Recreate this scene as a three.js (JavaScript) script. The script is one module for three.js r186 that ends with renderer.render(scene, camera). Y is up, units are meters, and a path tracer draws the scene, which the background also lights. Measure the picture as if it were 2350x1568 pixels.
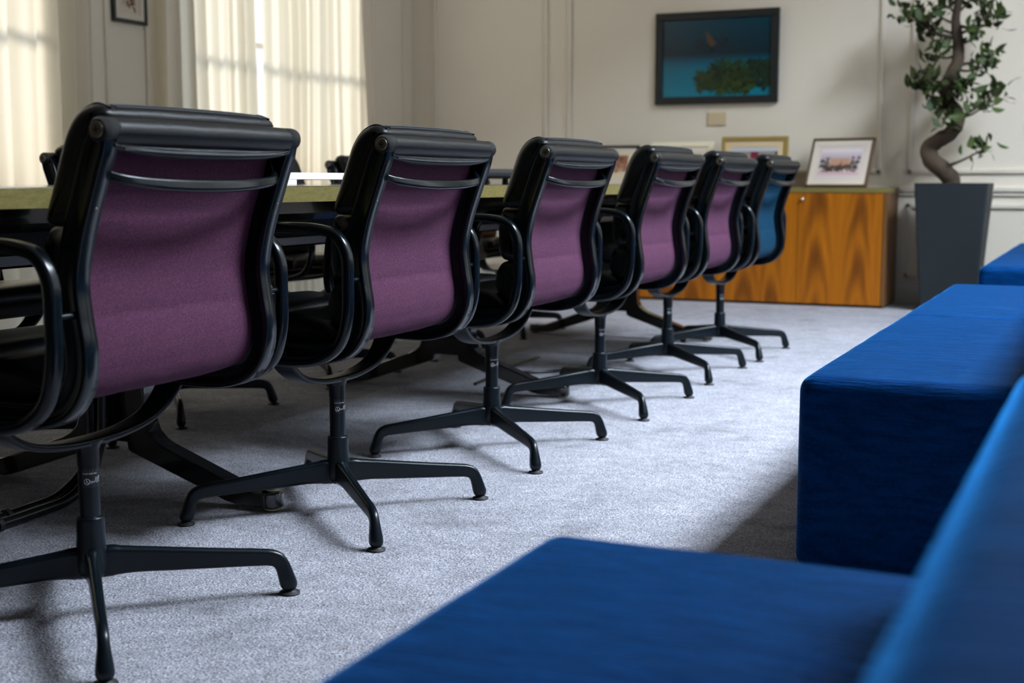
import * as THREE from 'three';
import { mergeGeometries } from 'three/addons/utils/BufferGeometryUtils.js';
import { RoundedBoxGeometry } from 'three/addons/geometries/RoundedBoxGeometry.js';
import { ImprovedNoise } from 'three/addons/math/ImprovedNoise.js';
import { RectAreaLightUniformsLib } from 'three/addons/lights/RectAreaLightUniformsLib.js';

// ------------------------------------------------------------------ camera, sky, sun, daylight, exposure
const scene = new THREE.Scene();
const FPX = 3000, HORIZON = 418, VPX = 2566;
const pitch = Math.atan((784 - HORIZON) / FPX), yaw = Math.atan((VPX - 1175) / (FPX / Math.cos(pitch)));
const camera = new THREE.PerspectiveCamera(2 * Math.atan(784 / FPX) * 180 / Math.PI, 2350 / 1568, 0.05, 60);
camera.position.set(0, 0.75, 0);
camera.rotation.order = 'YXZ';
camera.rotation.set(-pitch, yaw, 0);
camera.focus = 2.75;
camera.userData.fStop = 4.2;

scene.background = new THREE.Color(0.80, 0.90, 1.0);
scene.backgroundIntensity = 1.2;

const sun = new THREE.DirectionalLight(new THREE.Color(1.0, 0.91, 0.78), 4.2);
sun.name = 'sun';
sun.position.set(-14.67, 7.4, -5.0);
sun.target.position.set(-4.67, 1.4, -5.9);
sun.castShadow = true; sun.shadow.radius = 15;
sun.shadow.mapSize.set(2048, 2048);
Object.assign(sun.shadow.camera, { left: -6, right: 6, top: 5, bottom: -5, near: 0.5, far: 30 });
scene.add(sun, sun.target);

RectAreaLightUniformsLib.init();
const XR = 1.25, XL = -4.67, ZB = -8.42, ZF = 2.2, HC = 4.6;                // inner faces of the room
const RIGHT_WINDOWS = [[-4.70, -2.45], [-6.75, -5.10]];
{                                                                           // bright overcast sky over the street, seen from the floor through the right-hand windows
  const l = new THREE.RectAreaLight(new THREE.Color(0.76, 0.87, 1.0), 78, 10, 4.0);
  l.name = 'street_sky';
  l.position.set(XR + 2.0, 7.3, -4.9);
  l.lookAt(-1.0, 0, -4.9);
  scene.add(l);
}
const renderer = new THREE.WebGLRenderer({ antialias: true });
renderer.toneMapping = THREE.LinearToneMapping;
renderer.toneMappingExposure = 1.22;
renderer.shadowMap.enabled = true;

// ------------------------------------------------------------------ helpers
function rng(seed) { let a = seed >>> 0; return () => { a |= 0; a = a + 0x6D2B79F5 | 0; let t = Math.imul(a ^ a >>> 15, 1 | a); t = t + Math.imul(t ^ t >>> 7, 61 | t) ^ t; return ((t ^ t >>> 14) >>> 0) / 4294967296; }; }
const perlin = new ImprovedNoise();
const noise = (x, y, z = 0) => perlin.noise(x, y, z);
const V3 = (x, y, z) => new THREE.Vector3(x, y, z);
const lin = (r, g, b) => new THREE.Color().setRGB(r, g, b);
const lerp = THREE.MathUtils.lerp, clamp = THREE.MathUtils.clamp, sstep = THREE.MathUtils.smoothstep;
const taken = new Map();
function numbered(name) { const n = taken.get(name) ?? 0; taken.set(name, n + 1); return n ? name + '_' + String(n).padStart(3, '0') : name; }
function shade(o) { o.traverse((m) => { if (m.isMesh) { m.castShadow = true; m.receiveShadow = true; } }); return o; }
function mesh(name, geo, mat, parent) {
  const m = new THREE.Mesh(Array.isArray(geo) ? (geo.length > 1 ? mergeGeometries(geo.map(plain)) : geo[0]) : geo, mat);
  m.name = parent ? name : numbered(name); m.castShadow = m.receiveShadow = true;
  (parent ?? scene).add(m);
  return m;
}
function plain(g) { const n = g.index ? g.toNonIndexed() : g; for (const k of Object.keys(n.attributes)) if (!['position', 'normal', 'uv'].includes(k)) n.deleteAttribute(k); return n; }
function thing(name, label, category, pos = [0, 0, 0], turn = 0, group) {
  const o = new THREE.Group(); o.name = numbered(name); o.position.set(...pos); o.rotation.y = turn;
  o.userData = { label, category }; if (group) o.userData.group = group;
  scene.add(o); return o;
}
function tag(o, label, category, group) { o.userData.label = label; o.userData.category = category; if (group) o.userData.group = group; return o; }
function struct(name, geo, mat, label) { const m = mesh(name, geo, mat); m.userData.kind = 'structure'; if (label) m.userData.label = label; return m; }
function box(x0, x1, y0, y1, z0, z1) { const g = new THREE.BoxGeometry(x1 - x0, y1 - y0, z1 - z0); g.translate((x0 + x1) / 2, (y0 + y1) / 2, (z0 + z1) / 2); return g; }
function rbox(x0, x1, y0, y1, z0, z1, r = 0.004, s = 2) { const g = new RoundedBoxGeometry(x1 - x0, y1 - y0, z1 - z0, s, r); g.translate((x0 + x1) / 2, (y0 + y1) / 2, (z0 + z1) / 2); return g; }
function cyl(r0, r1, y0, y1, seg = 24) { const g = new THREE.CylinderGeometry(r1, r0, y1 - y0, seg); g.translate(0, (y0 + y1) / 2, 0); return g; }
function roundRect(w, h, r, k = 4) {                                        // closed outline, counter-clockwise
  const out = [], hw = w / 2 - r, hh = h / 2 - r;
  for (const [cx, cy, a0] of [[hw, hh, 0], [-hw, hh, 90], [-hw, -hh, 180], [hw, -hh, 270]])
    for (let i = 0; i <= k; i++) { const a = (a0 + 90 * i / k) * Math.PI / 180; out.push([cx + r * Math.cos(a), cy + r * Math.sin(a)]); }
  return out;
}
// frames: [{p, n, b}], sections: array of outlines [[u, v], ...] (same length); vertex = p + n*u + b*v
function sweep(frames, sections, { closed = false, caps = true } = {}) {
  const pos = [], uv = [], idx = [], F = frames.length, S = sections[0].length;
  let along = 0;
  for (let i = 0; i < (closed ? F + 1 : F); i++) {
    const f = frames[i % F], sec = sections[i % F];
    if (i) along += f.p.distanceTo(frames[i - 1].p);
    let round = 0;
    for (let j = 0; j <= S; j++) {
      const [u, v] = sec[j % S];
      if (j) round += Math.hypot(u - sec[j - 1][0], v - sec[j - 1][1]);
      const q = f.p.clone().addScaledVector(f.n, u).addScaledVector(f.b, v);
      pos.push(q.x, q.y, q.z); uv.push(round, along);
    }
  }
  const rows = closed ? F + 1 : F, W = S + 1;
  for (let i = 0; i < rows - 1; i++) for (let j = 0; j < S; j++) { const a = i * W + j, b = a + 1, c = a + W, d = c + 1; idx.push(a, c, b, b, c, d); }
  const g = new THREE.BufferGeometry();
  g.setAttribute('position', new THREE.Float32BufferAttribute(pos, 3)); g.setAttribute('uv', new THREE.Float32BufferAttribute(uv, 2)); g.setIndex(idx);
  g.computeVertexNormals();
  // weld the normals along the seam of the outline (and of a closed path)
  const N = g.attributes.normal, t = new THREE.Vector3(), t2 = new THREE.Vector3();
  for (let i = 0; i < rows; i++) { t.fromBufferAttribute(N, i * W).add(t2.fromBufferAttribute(N, i * W + S)).normalize(); N.setXYZ(i * W, t.x, t.y, t.z); N.setXYZ(i * W + S, t.x, t.y, t.z); }
  if (closed) for (let j = 0; j < W; j++) { const e = (rows - 1) * W + j; t.fromBufferAttribute(N, j).add(t2.fromBufferAttribute(N, e)).normalize(); N.setXYZ(j, t.x, t.y, t.z); N.setXYZ(e, t.x, t.y, t.z); }
  if (closed || !caps) return g;
  const parts = [g];
  for (const end of [0, F - 1]) {
    const f = frames[end], sec = sections[end], cp = [], cu = [], ci = [], dir = f.n.clone().cross(f.b).multiplyScalar(end ? 1 : -1);
    const tangent = frames[end ? F - 1 : 1].p.clone().sub(frames[end ? F - 2 : 0].p).multiplyScalar(end ? 1 : -1);
    let cx = 0, cy = 0; for (const [u, v] of sec) { cx += u / S; cy += v / S; }
    const nrm = dir.dot(tangent) > 0 ? dir : dir.clone().negate();
    for (const [u, v] of [[cx, cy], ...sec]) { const q = f.p.clone().addScaledVector(f.n, u).addScaledVector(f.b, v); cp.push(q.x, q.y, q.z); cu.push(u, v); }
    for (let j = 0; j < S; j++) ci.push(...(end ? [0, 1 + j, 1 + (j + 1) % S] : [0, 1 + (j + 1) % S, 1 + j]));
    const cg = new THREE.BufferGeometry(); cg.setAttribute('position', new THREE.Float32BufferAttribute(cp, 3)); cg.setAttribute('uv', new THREE.Float32BufferAttribute(cu, 2));
    cg.setAttribute('normal', new THREE.Float32BufferAttribute(cp.map((_, i) => [nrm.x, nrm.y, nrm.z][i % 3]), 3)); cg.setIndex(ci);
    parts.push(cg);
  }
  return mergeGeometries(parts.map(plain));
}
function curve2(ctrl, closed = false) { return new THREE.CatmullRomCurve3(ctrl.map(([x, y]) => V3(x, y, 0)), closed, 'centripetal'); }
// a curve in the XY plane as frames (n = in-plane left normal, b = +z), shifted to z
function framesXY(ctrl, n, z = 0, closed = false) {
  const c = curve2(ctrl, closed), out = [];
  for (let i = 0; i < (closed ? n : n + 1); i++) { const t = i / n, p = c.getPointAt(t), d = c.getTangentAt(t); out.push({ p: V3(p.x, p.y, z), n: V3(-d.y, d.x, 0), b: V3(0, 0, 1) }); }
  return out;
}
function tube(points, r, seg = 40, rad = 8, closed = false) { return new THREE.TubeGeometry(new THREE.CatmullRomCurve3(points.map((p) => Array.isArray(p) ? V3(...p) : p), closed, 'centripetal'), seg, r, rad, closed); }
// cushion: closed outline in XY, swept over z from -hw to hw with rounded ends
function cushion(outline, hw, r, zn = 14, bulge = 0) {
  const c = curve2(outline, true), S = 56, pts = []; for (let i = 0; i < S; i++) { const p = c.getPointAt(i / S); pts.push([p.x, p.y]); }
  let cx = 0, cy = 0; for (const [x, y] of pts) { cx += x / S; cy += y / S; }
  const nrm = pts.map((_, i) => { const a = pts[(i + S - 1) % S], b = pts[(i + 1) % S], dx = b[0] - a[0], dy = b[1] - a[1], l = Math.hypot(dx, dy) || 1; return [-dy / l, dx / l]; });
  let area = 0; pts.forEach((p, i) => { const q = pts[(i + 1) % S]; area += p[0] * q[1] - q[0] * p[1]; });
  const inward = area > 0 ? 1 : -1;
  const zs = []; const K = 7;
  for (let i = 0; i <= K; i++) zs.push([-hw + r * (1 - Math.cos(i / K * Math.PI / 2)), r * (1 - Math.sin(i / K * Math.PI / 2))]);
  for (let i = 1; i < zn; i++) zs.push([lerp(-hw + r, hw - r, i / zn), 0]);
  for (let i = K; i >= 0; i--) zs.push([hw - r * (1 - Math.cos(i / K * Math.PI / 2)), r * (1 - Math.sin(i / K * Math.PI / 2))]);
  const frames = [], secs = [];
  for (const [z, inset] of zs) {
    frames.push({ p: V3(0, 0, z), n: V3(1, 0, 0), b: V3(0, 1, 0) });
    const puff = bulge * (1 - (z / hw) ** 2);
    secs.push(pts.map(([x, y], i) => [x + nrm[i][0] * inward * (inset - puff), y + nrm[i][1] * inward * (inset - puff)]));
  }
  return sweep(frames, inward > 0 ? secs : secs.map((s) => s.slice().reverse()));
}
// box with rounded edges and slightly crowned faces, dense enough to show soft upholstery
function softBox(w, h, d, r, crown = 0, wob = 0, seed = 0) {
  const axis = (s, n) => { const a = []; for (let i = 0; i <= 5; i++) a.push(-s / 2 + r * i / 5); for (let i = 1; i < n; i++) a.push(lerp(-s / 2 + r, s / 2 - r, i / n)); for (let i = 5; i >= 0; i--) a.push(s / 2 - r * i / 5); return a; };
  const ax = axis(w, Math.max(4, Math.round(w / 0.06))), ay = axis(h, Math.max(4, Math.round(h / 0.08))), az = axis(d, Math.max(4, Math.round(d / 0.06)));
  const pos = [], uv = [], idx = [];
  const face = (A, B, at, put) => {
    const base = pos.length / 3;
    for (const b of B) for (const a of A) {
      const p = put(a, b), q = V3(clamp(p[0], -w / 2 + r, w / 2 - r), clamp(p[1], -h / 2 + r, h / 2 - r), clamp(p[2], -d / 2 + r, d / 2 - r));
      const dir = V3(...p).sub(q); if (dir.lengthSq() < 1e-12) dir.set(...at); dir.normalize(); q.addScaledVector(dir, r);
      const cx = 1 - (2 * p[0] / w) ** 2, cy = 1 - (2 * p[1] / h) ** 2, cz = 1 - (2 * p[2] / d) ** 2;
      q.x += at[0] * crown * cy * cz; q.y += at[1] * crown * cx * cz; q.z += at[2] * crown * cx * cy;
      if (wob) q.y += at[1] * wob * noise(p[0] * 3 + seed, p[2] * 7 + seed, seed) * Math.max(0, cx * cz) ** 0.3;
      pos.push(q.x, q.y, q.z); uv.push(at[1] ? p[0] : at[0] ? p[2] : p[0], at[1] ? p[2] : p[1]);
    }
    for (let j = 0; j < B.length - 1; j++) for (let i = 0; i < A.length - 1; i++) { const k = base + j * A.length + i; const s = at[0] + at[1] + at[2]; const flip = (at[1] !== 0) ? s > 0 : s < 0; idx.push(...(flip ? [k, k + A.length, k + 1, k + 1, k + A.length, k + A.length + 1] : [k, k + 1, k + A.length, k + 1, k + A.length + 1, k + A.length])); }
  };
  face(ax, ay, [0, 0, 1], (a, b) => [a, b, d / 2]); face(ax, ay, [0, 0, -1], (a, b) => [a, b, -d / 2]);
  face(az, ay, [-1, 0, 0], (a, b) => [-w / 2, b, a]); face(az, ay, [1, 0, 0], (a, b) => [w / 2, b, a]);
  face(ax, az, [0, 1, 0], (a, b) => [a, h / 2, b]); face(ax, az, [0, -1, 0], (a, b) => [a, -h / 2, b]);
  const g = new THREE.BufferGeometry(); g.setAttribute('position', new THREE.Float32BufferAttribute(pos, 3)); g.setAttribute('uv', new THREE.Float32BufferAttribute(uv, 2)); g.setIndex(idx);
  g.computeVertexNormals();
  return g;
}

// ------------------------------------------------------------------ textures
function dataTex(w, h, fn, srgb, repeat) {
  const d = new Uint8Array(w * h * 4);
  for (let y = 0; y < h; y++) for (let x = 0; x < w; x++) { const c = fn(x, y), o = (y * w + x) * 4; if (typeof c === 'number') { d[o] = d[o + 1] = d[o + 2] = clamp(c, 0, 1) * 255; } else { d[o] = clamp(c[0], 0, 1) * 255; d[o + 1] = clamp(c[1], 0, 1) * 255; d[o + 2] = clamp(c[2], 0, 1) * 255; } d[o + 3] = 255; }
  const t = new THREE.DataTexture(d, w, h); t.magFilter = THREE.LinearFilter; t.minFilter = THREE.LinearMipmapLinearFilter; t.generateMipmaps = true; t.wrapS = t.wrapT = THREE.RepeatWrapping;
  if (srgb) t.colorSpace = THREE.SRGBColorSpace; if (repeat) t.repeat.set(...repeat); t.needsUpdate = true; return t;
}
function canvasTex(w, h, draw) { const c = document.createElement('canvas'); c.width = w; c.height = h; draw(c.getContext('2d'), w, h); const t = new THREE.CanvasTexture(c); t.colorSpace = THREE.SRGBColorSpace; return t; }
// noise that tiles over a period
function tiled(x, y, p, s) { const a = x * 2 * Math.PI / p, b = y * 2 * Math.PI / p; return noise(Math.cos(a) * s + 7, Math.sin(a) * s + Math.cos(b) * s * 1.31, Math.sin(b) * s + 3); }

const carpetGrain = (() => {                                                // tuft grain: 1.4 m tile
  const R = rng(11), N = 1024, a = new Float32Array(N * N); for (let i = 0; i < a.length; i++) a[i] = R();
  const at = (x, y) => a[((y + N) % N) * N + (x + N) % N];
  const f = new Float32Array(N * N);
  for (let y = 0; y < N; y++) for (let x = 0; x < N; x++) f[y * N + x] = 0.36 * at(x, y) + 0.2 * (at(x + 1, y) + at(x, y + 1)) + 0.12 * (at(x - 1, y) + at(x, y - 1));
  return f;
})();
const carpetMap = dataTex(1024, 1024, (x, y) => { const g = carpetGrain[y * 1024 + x]; const m = tiled(x, y, 1024, 5) * 0.05; const v = 0.56 + (g - 0.5) * 0.56 + m; return [v * 0.985, v * 0.985, v * 1.03]; }, true);
const carpetBump = dataTex(1024, 1024, (x, y) => carpetGrain[y * 1024 + x]);
const weaveMap = (() => { const R = rng(29), t = dataTex(128, 128, (x, y) => 0.79 + ((x + y) % 2 ? 0.05 : -0.05) + (R() - 0.5) * 0.36 + (R() > 0.985 ? 0.2 : 0), true, [2.2, 2.2]); return t; })();
const weaveBump = dataTex(128, 128, (x, y) => 0.5 + 0.5 * Math.sin(x * Math.PI / 4) * Math.sin(y * Math.PI / 4), false, [12, 12]);
const leatherBump = dataTex(512, 512, (x, y) => { const a = tiled(x, y, 512, 26), b = tiled(x + 90, y + 40, 512, 11); return 0.5 + 0.35 * Math.abs(a) * 1.4 + 0.25 * b; }, false, [7, 7]);
const velvetBump = dataTex(512, 512, (x, y) => 0.5 + 0.3 * tiled(x, y, 512, 2.2) + 0.2 * tiled(x * 1, y * 3, 512, 3) + 0.1 * tiled(x, y, 512, 14), false, [1.1, 2.6]);
const velvetMap = dataTex(512, 512, (x, y) => { const v = 0.86 + 0.16 * tiled(x, y * 2, 512, 2.5) + 0.10 * tiled(x * 2, y, 512, 9); return v; }, true, [1.3, 2.1]);
const wallBump = dataTex(256, 256, (x, y) => 0.5 + 0.5 * tiled(x, y, 256, 16), false, [1.5, 1.5]);
const brassMap = dataTex(512, 256, (x, y) => { const v = 0.84 + 0.10 * noise(x * 0.035, y * 0.10, 3) + 0.07 * noise(x * 0.12, y * 0.3, 8); return [v, v * 0.98, v * 0.9]; }, true, [1.2, 1.2]);
const barkBump = dataTex(256, 256, (x, y) => 0.5 + 0.4 * tiled(x, y, 256, 7) + 0.2 * tiled(x, y, 256, 18), false, [6, 6]);
function woodTex(seed) {                                                    // teak veneer with flame figure
  return dataTex(512, 768, (x, y) => {
    const u = x / 512, v = y / 768, wob = 0.07 * noise(u * 2.2 + seed, v * 1.6, seed) + 0.02 * noise(u * 9, v * 4 + seed, seed);
    let plume = 0;                                                          // stacked cathedral arches round two hearts
    for (const [cx, w, top] of [[0.27 + 0.06 * Math.sin(seed), 0.17, 0.62], [0.74 + 0.05 * Math.cos(seed * 2), 0.15, 0.55]]) {
      const m = (u + wob - cx) / w, arch = top - 0.42 * m * m, d = v - arch;
      plume += Math.exp(-m * m * 0.9) * (0.5 + 0.5 * Math.sin(d * 13 + seed)) * sstep(1 - Math.abs(m) * 0.6, 0, 0.6);
    }
    const streak = noise((u + wob) * 7 + seed, v * 0.7, 4) * 0.5 + noise((u + wob * 0.6) * 19, v * 1.1, seed) * 0.35, fine = noise(u * 95 + seed, v * 5, 2) * 0.5 + noise(u * 230, v * 8, seed) * 0.3;
    const k = clamp(0.80 - 0.55 * plume + 0.34 * streak + 0.15 * fine, 0, 1);
    return [lerp(0.36, 0.70, k), lerp(0.19, 0.415, k), lerp(0.045, 0.055, k)];
  }, true);
}

// ------------------------------------------------------------------ materials
const std = (o) => new THREE.MeshStandardMaterial(o), phys = (o) => new THREE.MeshPhysicalMaterial(o);
const M = {
  wall: std({ color: lin(0.74, 0.665, 0.55), roughness: 0.85, bumpMap: wallBump, bumpScale: 0.0006 }),
  trim: std({ color: lin(0.70, 0.63, 0.525), roughness: 0.6 }),
  bounceDarkWall: std({ color: lin(0.07, 0.05, 0.035), roughness: 0.6 }),  // unseen wall behind the camera, made dark to cut bounce light
  ceiling: std({ color: lin(0.84, 0.80, 0.73), roughness: 0.9 }),
  carpet: std({ color: 0xffffff, map: carpetMap, vertexColors: true, roughness: 1, bumpMap: carpetBump, bumpScale: 0.004 }),
  window: std({ color: lin(0.80, 0.79, 0.76), roughness: 0.5 }),
  glass: phys({ color: 0xffffff, roughness: 0.0, transmission: 1, thickness: 0, ior: 1.45 }),
  curtain: phys({ color: lin(0.84, 0.80, 0.70), roughness: 1, transmission: 0.55, thickness: 0, specularIntensity: 0, side: THREE.DoubleSide }),
  metal: phys({ color: lin(0.0022, 0.0042, 0.0062), roughness: 0.2, specularIntensity: 0.6 }),
  castMetal: phys({ color: lin(0.0028, 0.0055, 0.0082), roughness: 0.28, specularIntensity: 0.55 }),
  leather: phys({ color: lin(0.002, 0.003, 0.004), roughness: 0.34, specularIntensity: 0.6, bumpMap: leatherBump, bumpScale: 0.0005 }),
  thread: std({ color: lin(0.02, 0.024, 0.03), roughness: 0.7 }),
  fabricPurple: phys({ color: lin(0.128, 0.044, 0.092), map: weaveMap, roughness: 0.9, specularIntensity: 0.25, bumpMap: weaveBump, bumpScale: 0.0004, sheen: 0.04, sheenColor: lin(0.5, 0.4, 0.9), sheenRoughness: 0.5 }),
  fabricBlue: phys({ color: lin(0.001, 0.046, 0.10), map: weaveMap, roughness: 0.9, specularIntensity: 0.25, bumpMap: weaveBump, bumpScale: 0.0004, sheen: 0.2, sheenColor: lin(0.05, 0.25, 0.42), sheenRoughness: 0.5 }),
  bolt: std({ color: lin(0.20, 0.17, 0.13), roughness: 0.35, metalness: 0.9 }),
  rubber: std({ color: lin(0.008, 0.009, 0.010), roughness: 0.6 }),
  velvet: phys({ color: lin(0.0008, 0.031, 0.132), map: velvetMap, roughness: 0.62, bumpMap: velvetBump, bumpScale: 0.003, sheen: 1.6, sheenColor: lin(0.03, 0.36, 1.0), sheenRoughness: 0.6, specularIntensity: 0.08, specularColor: lin(0.3, 0.55, 1.0) }),
  sofaBase: std({ color: lin(0.006, 0.007, 0.009), roughness: 0.7 }),
  tableTop: phys({ color: lin(0.022, 0.018, 0.014), roughness: 0.16, clearcoat: 0.6, clearcoatRoughness: 0.05 }),
  brass: std({ color: lin(0.34, 0.29, 0.115), map: brassMap, roughness: 0.42, metalness: 0.3 }),
  pedestal: phys({ color: lin(0.008, 0.0085, 0.008), roughness: 0.14, clearcoat: 0.8, clearcoatRoughness: 0.05 }),
  glide: phys({ color: lin(0.55, 0.5, 0.35), roughness: 0.15, metalness: 0.7 }),
  steel: std({ color: lin(0.30, 0.31, 0.34), roughness: 0.4, metalness: 0.7 }),
  paper: std({ color: lin(0.82, 0.83, 0.88), roughness: 0.7 }),
  blackPlastic: std({ color: lin(0.012, 0.014, 0.017), roughness: 0.35 }),
  hose: phys({ color: lin(0.008, 0.009, 0.010), roughness: 0.25 }),
  knob: std({ color: lin(0.8, 0.8, 0.82), roughness: 0.15, metalness: 1 }),
  frameBlack: std({ color: lin(0.008, 0.010, 0.011), roughness: 0.45 }),
  frameGold: std({ color: lin(0.42, 0.30, 0.09), roughness: 0.4, metalness: 0.5 }),
  frameBrown: std({ color: lin(0.085, 0.042, 0.020), roughness: 0.45 }),
  framePale: std({ color: lin(0.80, 0.72, 0.52), roughness: 0.5 }),
  frameGreen: std({ color: lin(0.018, 0.026, 0.023), roughness: 0.45 }),
  matCream: std({ color: lin(0.66, 0.59, 0.50), roughness: 0.85 }),
  matTan: std({ color: lin(0.62, 0.47, 0.28), roughness: 0.85 }),
  strut: std({ color: lin(0.10, 0.07, 0.05), roughness: 0.8 }),
  plate: std({ color: lin(0.60, 0.47, 0.30), roughness: 0.5 }),
  planter: std({ color: lin(0.006, 0.011, 0.015), roughness: 0.7 }),
  soil: std({ color: lin(0.03, 0.022, 0.015), roughness: 1, bumpMap: barkBump, bumpScale: 0.01 }),
  bark: std({ color: lin(0.075, 0.052, 0.034), roughness: 0.9, bumpMap: barkBump, bumpScale: 0.008 }),
  leaf: [[0.038, 0.062, 0.014], [0.027, 0.046, 0.011], [0.052, 0.080, 0.018]].map((c) => phys({ color: lin(...c), roughness: 0.6, specularIntensity: 0.6, side: THREE.DoubleSide })),
  wood: [1.3, 4.1, 7.7].map((s) => phys({ color: 0xffffff, map: woodTex(s), roughness: 0.4, specularIntensity: 0.5 })),
  woodSide: std({ color: lin(0.14, 0.06, 0.016), roughness: 0.45 }),
  plinth: std({ color: lin(0.035, 0.018, 0.008), roughness: 0.7 }),
  skirting: std({ color: lin(0.62, 0.60, 0.56), roughness: 0.5 }),
};

// ------------------------------------------------------------------ room shell
{
  // carpet: pile brushed in soft patches, scattered scuffs and footmarks
  const nx = 200, nz = 300, x0 = XL - 0.3, x1 = XR + 0.3, z0 = ZB - 0.3, z1 = ZF + 0.3, g = new THREE.PlaneGeometry(x1 - x0, z1 - z0, nx, nz);
  g.rotateX(-Math.PI / 2); g.translate((x0 + x1) / 2, 0, (z0 + z1) / 2);
  const P = g.attributes.position, col = [], uv = g.attributes.uv;
  for (let i = 0; i < P.count; i++) {
    const x = P.getX(i), z = P.getZ(i);
    let v = 1 + 0.10 * noise(x * 2.1 + 5, z * 2.1, 1) + 0.12 * noise(x * 6.3, z * 6.3 + 3, 2) + 0.09 * noise(x * 13, z * 13, 7);
    const scuff = noise(x * 4.1 + 20, z * 4.1 + 11, 5) * 0.6 + noise(x * 11 + 2, z * 11, 9) * 0.55;
    v -= 0.34 * sstep(scuff, 0.20, 0.6);
    col.push(v * 0.99, v * 0.985, v * 1.0); uv.setXY(i, x / 1.4, z / 1.4);
  }
  g.setAttribute('color', new THREE.Float32BufferAttribute(col, 3));
  struct('floor', g, M.carpet, 'pale grey mottled cut pile carpet');
}
struct('ceiling', box(XL - 0.3, XR + 0.3, HC, HC + 0.2, ZB - 0.3, ZF + 0.3), M.ceiling);
const foundation = struct('floor_slab', box(XL - 0.3, XR + 0.3, -0.25, -0.02, ZB - 0.3, ZF + 0.3), M.ceiling);

const LEFT_WINDOWS = [[-4.78, -2.75], [-7.66, -5.78]], WY0 = 0.78, WY1 = 4.0, RY0 = 1.0, RY1 = 4.35;
function wallWithHoles(name, x, out, holes, y0, y1) {                       // a wall along z at x, thickness 0.3 outwards
  const s = new THREE.Shape([[ZB - 0.3, 0], [ZF + 0.3, 0], [ZF + 0.3, HC], [ZB - 0.3, HC]].map(([a, b]) => new THREE.Vector2(a, b)));
  for (const [a, b] of holes) s.holes.push(new THREE.Path([[a, y0], [a, y1], [b, y1], [b, y0]].map(([p, q]) => new THREE.Vector2(p, q))));
  const g = new THREE.ExtrudeGeometry(s, { depth: 0.3, bevelEnabled: false });
  g.rotateY(-Math.PI / 2); g.translate(out < 0 ? x : x + 0.3, 0, 0);         // shape x -> world z, depth -> -x
  return struct(name, g, M.wall);
}
wallWithHoles('wall_left', XL, -1, LEFT_WINDOWS, WY0, WY1);
wallWithHoles('wall_right', XR, 1, RIGHT_WINDOWS, RY0, RY1);
struct('wall_back', box(XL, XR, 0, HC, ZB - 0.3, ZB), M.wall);
struct('wall_front', box(XL, XR, 0, HC, ZF, ZF + 0.3), M.bounceDarkWall);
let windowCount = 0;
function windowUnit(x, a, b, y0, y1, cols, rows) {                          // sash window in the reveal at x
  const w = new THREE.Group(); w.name = 'window_' + (++windowCount); w.userData.kind = 'structure'; w.position.set(x, y0, (a + b) / 2); scene.add(w);
  const W = b - a, H = y1 - y0, t = 0.06;
  mesh('window_frame', [box(-0.03, 0.03, 0, t, -W / 2, W / 2), box(-0.03, 0.03, H - t, H, -W / 2, W / 2), box(-0.03, 0.03, 0, H, -W / 2, -W / 2 + t), box(-0.03, 0.03, 0, H, W / 2 - t, W / 2)], M.window, w);
  const bars = [];
  for (let i = 1; i < cols; i++) bars.push(box(-0.015, 0.015, t, H - t, -W / 2 + W * i / cols - 0.014, -W / 2 + W * i / cols + 0.014));
  for (let j = 1; j < rows; j++) bars.push(box(-0.015, 0.015, H * j / rows - 0.016, H * j / rows + 0.016, -W / 2 + t, W / 2 - t));
  mesh('glazing_bars', bars, M.window, w);
  for (let i = 0; i < cols; i++) for (let j = 0; j < rows; j++) { const p = new THREE.PlaneGeometry(W / cols, H / rows); p.rotateY(Math.PI / 2); p.translate(0, H * (j + 0.5) / rows, -W / 2 + W * (i + 0.5) / cols); mesh('pane', p, M.glass, w); }
  return w;
}
for (const [a, b] of LEFT_WINDOWS) windowUnit(XL - 0.2, a, b, WY0, WY1, 3, 4);
for (const [a, b] of RIGHT_WINDOWS) windowUnit(XR + 0.2, a, b, RY0, RY1, 3, 4);
let trimCount = 0;
// moulded rectangular panel frame on the back wall (x-y) or the left wall (z-y)
function panelTrim(a, b, y0, y1, where) {
  const w = 0.03, d = 0.016, parts = [];
  const strip = (p0, p1, q0, q1) => { const g = where === 'back' ? rbox(p0, p1, q0, q1, ZB - 0.002, ZB + d, 0.006, 2) : rbox(XL - 0.002, XL + d, q0, q1, p0, p1, 0.006, 2); parts.push(g); };
  strip(a, b, y0, y0 + w); strip(a, b, y1 - w, y1); strip(a, a + w, y0, y1); strip(b - w, b, y0, y1);
  struct('trim_' + (++trimCount), parts, M.trim);
}
for (const [a, b] of [[-4.49, -3.60], [-3.455, -1.345], [-1.185, 0.75]]) { panelTrim(a, b, 0.80, 3.9, 'back'); panelTrim(a, b, 0.16, 0.62, 'back'); }
panelTrim(-5.57, -5.235, 0.80, 3.9, 'left'); panelTrim(-8.3, -7.86, 0.80, 3.9, 'left');
for (const w of ['back']) struct('trim_' + (++trimCount), [rbox(XL, XR, 0.665, 0.70, ZB - 0.002, ZB + 0.014, 0.006), rbox(XL, XR, 0.69, 0.722, ZB - 0.002, ZB + 0.026, 0.008)], M.trim);
struct('trim_' + (++trimCount), [rbox(XL - 0.002, XL + 0.026, 0.69, 0.722, -5.66, -5.0, 0.008), rbox(XL - 0.002, XL + 0.026, 0.69, 0.722, ZB, -7.75, 0.008)], M.trim);
struct('baseboard_back', rbox(XL, XR, 0, 0.13, ZB - 0.002, ZB + 0.018, 0.006), M.skirting);
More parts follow.
